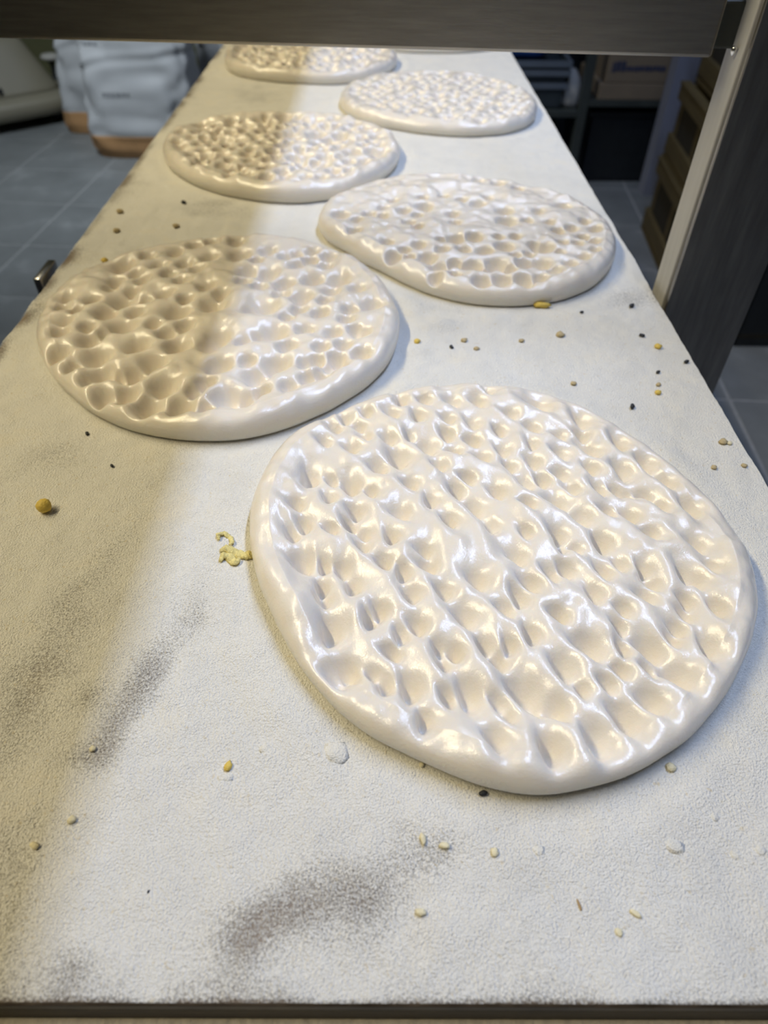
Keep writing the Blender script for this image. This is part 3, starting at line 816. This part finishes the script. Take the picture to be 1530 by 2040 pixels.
def print_mark(root, x, z, w, h, mat, lines=1, seed=3):
    """blurred lettering lying on the paper"""
    from mathutils.bvhtree import BVHTree
    me = [c for c in root.children if c.name.startswith('paper_bag')][0].data
    tree = BVHTree.FromPolygons([v.co for v in me.vertices], [p.vertices for p in me.polygons])
    b = bmesh.new(); r = random.Random(seed)
    for l in range(lines):
        cx = x - w / 2
        while cx < x + w / 2:
            cw = r.uniform(0.010, 0.024); zz = z - l * h * 1.7
            z0, z1 = zz - h / 2 * r.uniform(.6, 1), zz + h / 2
            vs = []
            for (qx, qz) in ((cx, z0), (cx + cw * .8, z0), (cx + cw * .8, z1), (cx, z1)):
                hit = tree.ray_cast(Vector((qx, -1, qz)), Vector((0, 1, 0)))[0]
                if hit is not None:
                    vs.append(b.verts.new((qx, hit.y - 0.0015, qz)))
            if len(vs) == 4:
                b.faces.new(vs)
            cx += cw
    return obj('print', b, mat, root)


s1 = sack('flour_sack', -1.455, -0.93, 3.86, 0.34, 0.72, 0.09, 3, 'white paper flour sack with kraft bottom, nearest to the board')
s2 = sack('flour_sack', -1.73, -1.23, 4.20, 0.24, 0.74, 0.20, 8, 'white paper flour sack half hidden behind the nearest sack')
s3 = sack('flour_sack', -0.965, -0.50, 4.30, 0.28, 0.72, 0.03, 14, 'white flour sack mostly hidden by the floured board')
print_mark(s1, -0.055, 0.285, 0.13, 0.022, 'print_grey', 1, 5)
print_mark(s1, -0.14, 0.515, 0.09, 0.018, 'print_grey', 2, 6)

# ------------------------------------------------------------------ cream machine at the left
mc = empty('cream_machine', (-2.27, 4.26, 0), math.radians(40))
tag(mc, 'cream coloured bakery machine with sloped body and flared foot, beside the sacks', 'machine')


def loft(sections, n=48, e=0.35):
    b = bmesh.new(); rings = []
    for (cx, cy, hx, hy, z) in sections:
        ring = []
        for k in range(n):
            t = 2 * math.pi * k / n
            c_, s_ = math.cos(t), math.sin(t)
            ring.append(b.verts.new((cx + hx * math.copysign(abs(c_) ** e, c_), cy + hy * math.copysign(abs(s_) ** e, s_), z)))
        rings.append(ring)
    for a, c in zip(rings, rings[1:]):
        for k in range(n):
            b.faces.new((a[k], a[(k + 1) % n], c[(k + 1) % n], c[k]))
    b.faces.new(rings[0][::-1]); b.faces.new(rings[-1])
    bmesh.ops.recalc_face_normals(b, faces=b.faces)
    return b


obj('foot', loft([(0, 0, .52, .30, .05), (0, 0, .545, .325, .06), (0, 0, .55, .33, .115), (0, 0, .54, .32, .135), (0, 0, .50, .28, .150)]), 'plastic_cream', mc, True)
obj('body', loft([(-.0, 0, .475, .26, .145), (-.0, 0, .455, .245, .17), (-.02, 0, .37, .19, .37), (-.02, 0, .34, .165, .40), (-.03, 0, .26, .12, .415)]), 'plastic_cream', mc, True)
for x in (-.4, .4):
    for y in (-.2, .2):
        o = obj('caster', lathe([(.03, 0), (.035, .01), (.035, .04), (.03, .052)], 14), 'rubber_black', mc); o.location = (x, y, 0)
kn = obj('clamp_stem', lathe([(.026, .14), (.024, .16), (.016, .17), (.013, .23), (.022, .24), (.022, .25)], 16), 'rubber_black', mc); kn.location = (.50, -.03, 0)
kc = obj('knob', lathe([(.03, .248), (.050, .253), (.053, .265), (.043, .275), (.01, .278)], 20), 'white_sackcloth', mc, True); kc.location = (.50, -.03, 0)
kb = obj('bolt', lathe([(.014, 0), (.014, .006), (.008, .009)], 12), 'rubber_black', mc); kb.location = (.12, -.255, .19); kb.rotation_euler = (math.radians(80), 0, 0)

# ------------------------------------------------------------------ storage rack, crates and boxes at the back right
SY = 3.38
sr = empty('storage_rack', (1.0, SY + 0.25, 0)); tag(sr, 'dark painted storage rack holding crates and cardboard boxes', 'rack')
px_a = PY(1165, 200, SY).x
shz = PY(1230, 198, SY).z; shz2 = PY(1120, 219, SY).z
for x in (px_a, 1.42):
    for y in (SY, SY + 0.5):
        part('rack_post', box(x - 0.02, x + 0.02, y, y + 0.04, 0, 1.6, 0.002), 'rack_paint_stub_shade', sr)
for y in (SY, SY + 0.5):
    part('rack_post', box(0.30 - 0.02, 0.30 + 0.02, y, y + 0.04, 0, 1.6, 0.002), 'rack_paint_stub_shade', sr)
part('shelf_board', box(px_a + 0.021, 1.399, SY + 0.0, SY + 0.54, shz - 0.03, shz - 0.004, 0.002), 'rack_paint_stub_shade', sr)
part('shelf_board', box(0.321, px_a - 0.021, SY + 0.0, SY + 0.54, shz2 - 0.03, shz2 - 0.004, 0.002), 'rack_paint_stub_shade', sr)
part('back_panel', box(0.30, 1.44, SY + 0.545, SY + 0.56, 0, 1.6), 'crate_black', sr)


def crate(name, x0, x1, y0, y1, z0, z1, mat, rim, label, cat, group=None):
    root = empty(name, ((x0 + x1) / 2, (y0 + y1) / 2, z0)); tag(root, label, cat, group)
    b = bmesh.new(); t = 0.008
    box(x0, x1, y0, y1, z0, z0 + t, 0, 1, b)
    box(x0, x1, y0, y0 + t, z0, z1, 0, 1, b); box(x0, x1, y1 - t, y1, z0, z1, 0, 1, b)
    box(x0, x0 + t, y0, y1, z0, z1, 0, 1, b); box(x1 - t, x1, y0, y1, z0, z1, 0, 1, b)
    part('shell', b, mat, root)
    b = bmesh.new(); e = 0.012; h = 0.022
    box(x0 - e, x1 + e, y0 - e, y0 + 0.001, z1 - h, z1, 0, 1, b); box(x0 - e, x1 + e, y1 - 0.001, y1 + e, z1 - h, z1, 0, 1, b)
    box(x0 - e, x0 + 0.001, y0, y1, z1 - h, z1, 0, 1, b); box(x1 - 0.001, x1 + e, y0, y1, z1 - h, z1, 0, 1, b)
    part('rim', b, rim, root)
    return root


def zat(y_px, x=1080, Y=SY + 0.02):
    return PY(x, y_px, Y).z


cx1 = PY(1122, 180, SY + 0.02).x
crate('plastic_crate', 0.36, cx1, SY + 0.03, SY + 0.45, shz2, zat(166), 'crate_dark', 'crate_rim', 'lowest of the stacked dark plastic crates on the rack', 'crate', 'dark crates on the rack')
crate('plastic_crate', 0.36, cx1 + 0.01, SY + 0.03, SY + 0.45, zat(164), zat(140), 'crate_dark', 'crate_rim', 'middle of the stacked dark plastic crates on the rack', 'crate', 'dark crates on the rack')
crate('plastic_crate', 0.36, cx1 + 0.01, SY + 0.03, SY + 0.45, zat(138), zat(122), 'crate_dark', 'crate_rim', 'topmost of the stacked dark plastic crates on the rack', 'crate', 'dark crates on the rack')
# blue bag on the crates
b = loft([(0, 0, .11, .12, 0), (0, 0, .13, .14, .03), (0, 0, .11, .12, .10), (0, 0, .05, .07, .16)], 40, 0.6)
for v in b.verts: v.co += v.co.normalized() * 0.02 * noise.noise(v.co * 9)
o = obj('blue_bag', b, 'blue_plastic', None, True); o.location = (PY(1040, 115, SY + 0.1).x, SY + 0.19, zat(121)); tag(o, 'blue plastic bag on top of the dark crates', 'bag')
# white bag beside the crates
wp0, wp1 = PY(1122, 205, SY - 0.02), PY(1150, 205, SY - 0.02)
b = loft([(0, 0, .036, .05, 0), (0, 0, .043, .06, .02), (0, 0, .041, .06, .065), (0.0, 0, .030, .045, .11), (-.006, 0, .014, .02, .14)], 32, 0.8)
for v in b.verts: v.co += Vector((v.co.x, v.co.y, 0)).normalized() * 0.006 * noise.noise(v.co * 25)
o = obj('white_bag', b, 'white_sackcloth', None, True); o.location = ((wp0.x + wp1.x) / 2 + 0.020, SY + 0.10, shz2 - 0.004); tag(o, 'small white bag between the dark crates and the rack post', 'bag')


def carton(x0, x1, y0, y1, z0, z1, label, marks=None, rz=0):
    root = empty('cardboard_box', ((x0 + x1) / 2, (y0 + y1) / 2, z0)); tag(root, label, 'box', 'cardboard boxes on the rack')
    part('carton', box(x0, x1, y0, y1, z0, z1, 0.004), 'cardboard', root)
    part('flap_seam', box(x0 + 0.01, x1 - 0.01, (y0 + y1) / 2 - 0.003, (y0 + y1) / 2 + 0.003, z1 - 0.001, z1 + 0.0015), 'kraft', root)
    if marks:
        for (mx, mz, w, h, s) in marks:
            b = bmesh.new(); r = random.Random(s); cx = mx
            while cx < mx + w:
                cw = r.uniform(0.012, 0.022)
                box(cx, cx + cw * 0.82, y0 - 0.0015, y0 - 0.0002, mz - h / 2 * r.uniform(.6, 1), mz + h / 2 * r.uniform(.7, 1), 0, 1, b); cx += cw
            part('print', b, 'print_blue', root)
    root.rotation_euler = (0, 0, rz)
    return root


zl = PY(1270, 168, SY).z
c0, c1 = PY(1203, 180, SY).x, PY(1335, 180, SY).x
carton(c0 - 0.02, c1, SY + 0.005, SY + 0.40, shz - 0.004, zl, 'lower plain cardboard box on the rack')
zp = PY(1270, 138, SY).z
carton(c0, c1 + 0.01, SY + 0.01, SY + 0.40, zl + 0.0015, zl + 0.20, 'upper cardboard box with dark blue print on the rack',
       [(PY(1248, 138, SY).x, zp, 0.155, 0.022, 3), (c0 + 0.02, zp + 0.005, 0.04, 0.05, 9)])
crate('black_bin', px_a + 0.06, 1.36, SY + 0.06, SY + 0.50, 0.0, 0.30, 'crate_black', 'crate_black', 'black bin on the floor under the cardboard boxes', 'bin')

# pale partition beside the rack
pw0, pw1 = PY(1342, 130, 3.30).x, PY(1376, 130, 3.30).x
struct('trim_2', box(pw0, pw1 + 0.02, 3.26, 3.34, 0, RZ), 'wall_pale', 'pale bluish partition end behind the wooden crates')

# wooden crates stacked behind the steel post
q0 = PY(1315, 310, 2.9); q1 = PY(1352, 160, 2.9)
h1, h2 = q0.z, q1.z



def wood_crate(x, y, z0, z1, label, rz):
    root = empty('wooden_crate', (x, y, z0), rz); tag(root, label, 'crate', 'wooden crates stacked behind the steel post')
    Lx, Ly, h = 0.42, 0.62, z1 - z0
    obj('base', box(0, Lx, -Ly, 0, 0.0, 0.012), 'crate_wood', root)
    obj('slot_shade_panel', box(0.018, 0.026, -Ly + 0.02, -0.02, 0.012, h - 0.03), 'slot_shade_or_band', root)  # dark sheet added for the shade in the open slots
    obj('slat', box(-0.002, 0.016, -Ly, 0, h - 0.05, h, 0.002), 'crate_wood', root)
    obj('slat', box(-0.0, 0.016, -Ly, 0, 0.02, 0.085, 0.002), 'crate_wood', root)
    obj('slat', box(Lx - 0.016, Lx, -Ly, 0, h - 0.05, h, 0.002), 'crate_wood', root)
    obj('slat', box(Lx - 0.016, Lx, -Ly, 0, 0.02, 0.085, 0.002), 'crate_wood', root)
    for yy_ in (-Ly, -0.016):
        obj('end_panel', box(0.0165, Lx - 0.0165, yy_, yy_ + 0.016, 0.013, h - 0.002, 0.002), 'crate_wood', root)
    obj('rim', box(-0.006, 0.03, -Ly, 0, h, h + 0.008, 0.001), 'crate_wood', root)
    for yy_ in (-0.03, -Ly / 2, -Ly + 0.03):
        obj('cleat', box(0.0165, 0.0178, yy_ - 0.02, yy_ + 0.02, 0.02, h - 0.01), 'crate_wood', root)
    return root


rzc = math.radians(-6)
wood_crate(q0.x, 2.9, 0.0, h1 - 0.008, 'lowest wooden crate of the stack behind the steel post', rzc)
wood_crate(q1.x + 0.015, 2.9, h1 + 0.0005, h2 - 0.008, 'middle wooden crate of the stack behind the steel post', rzc)
wood_crate(q1.x + 0.062, 2.9, h2 + 0.0005, h2 + 0.25, 'topmost wooden crate of the stack behind the steel post', rzc)

# black bin on the floor right of the post
kb0 = P(1462, 690, 0.0)
bb = crate('black_bin', kb0.x, kb0.x + 0.45, kb0.y, kb0.y + 0.26, 0.0, 0.55, 'crate_black', 'crate_black', 'black bin on the floor just right of the steel post', 'bin')
part('yellow_band', box(kb0.x - 0.001, kb0.x + 0.451, kb0.y - 0.001, kb0.y, 0.03, 0.045), 'slot_shade_or_band', bb)
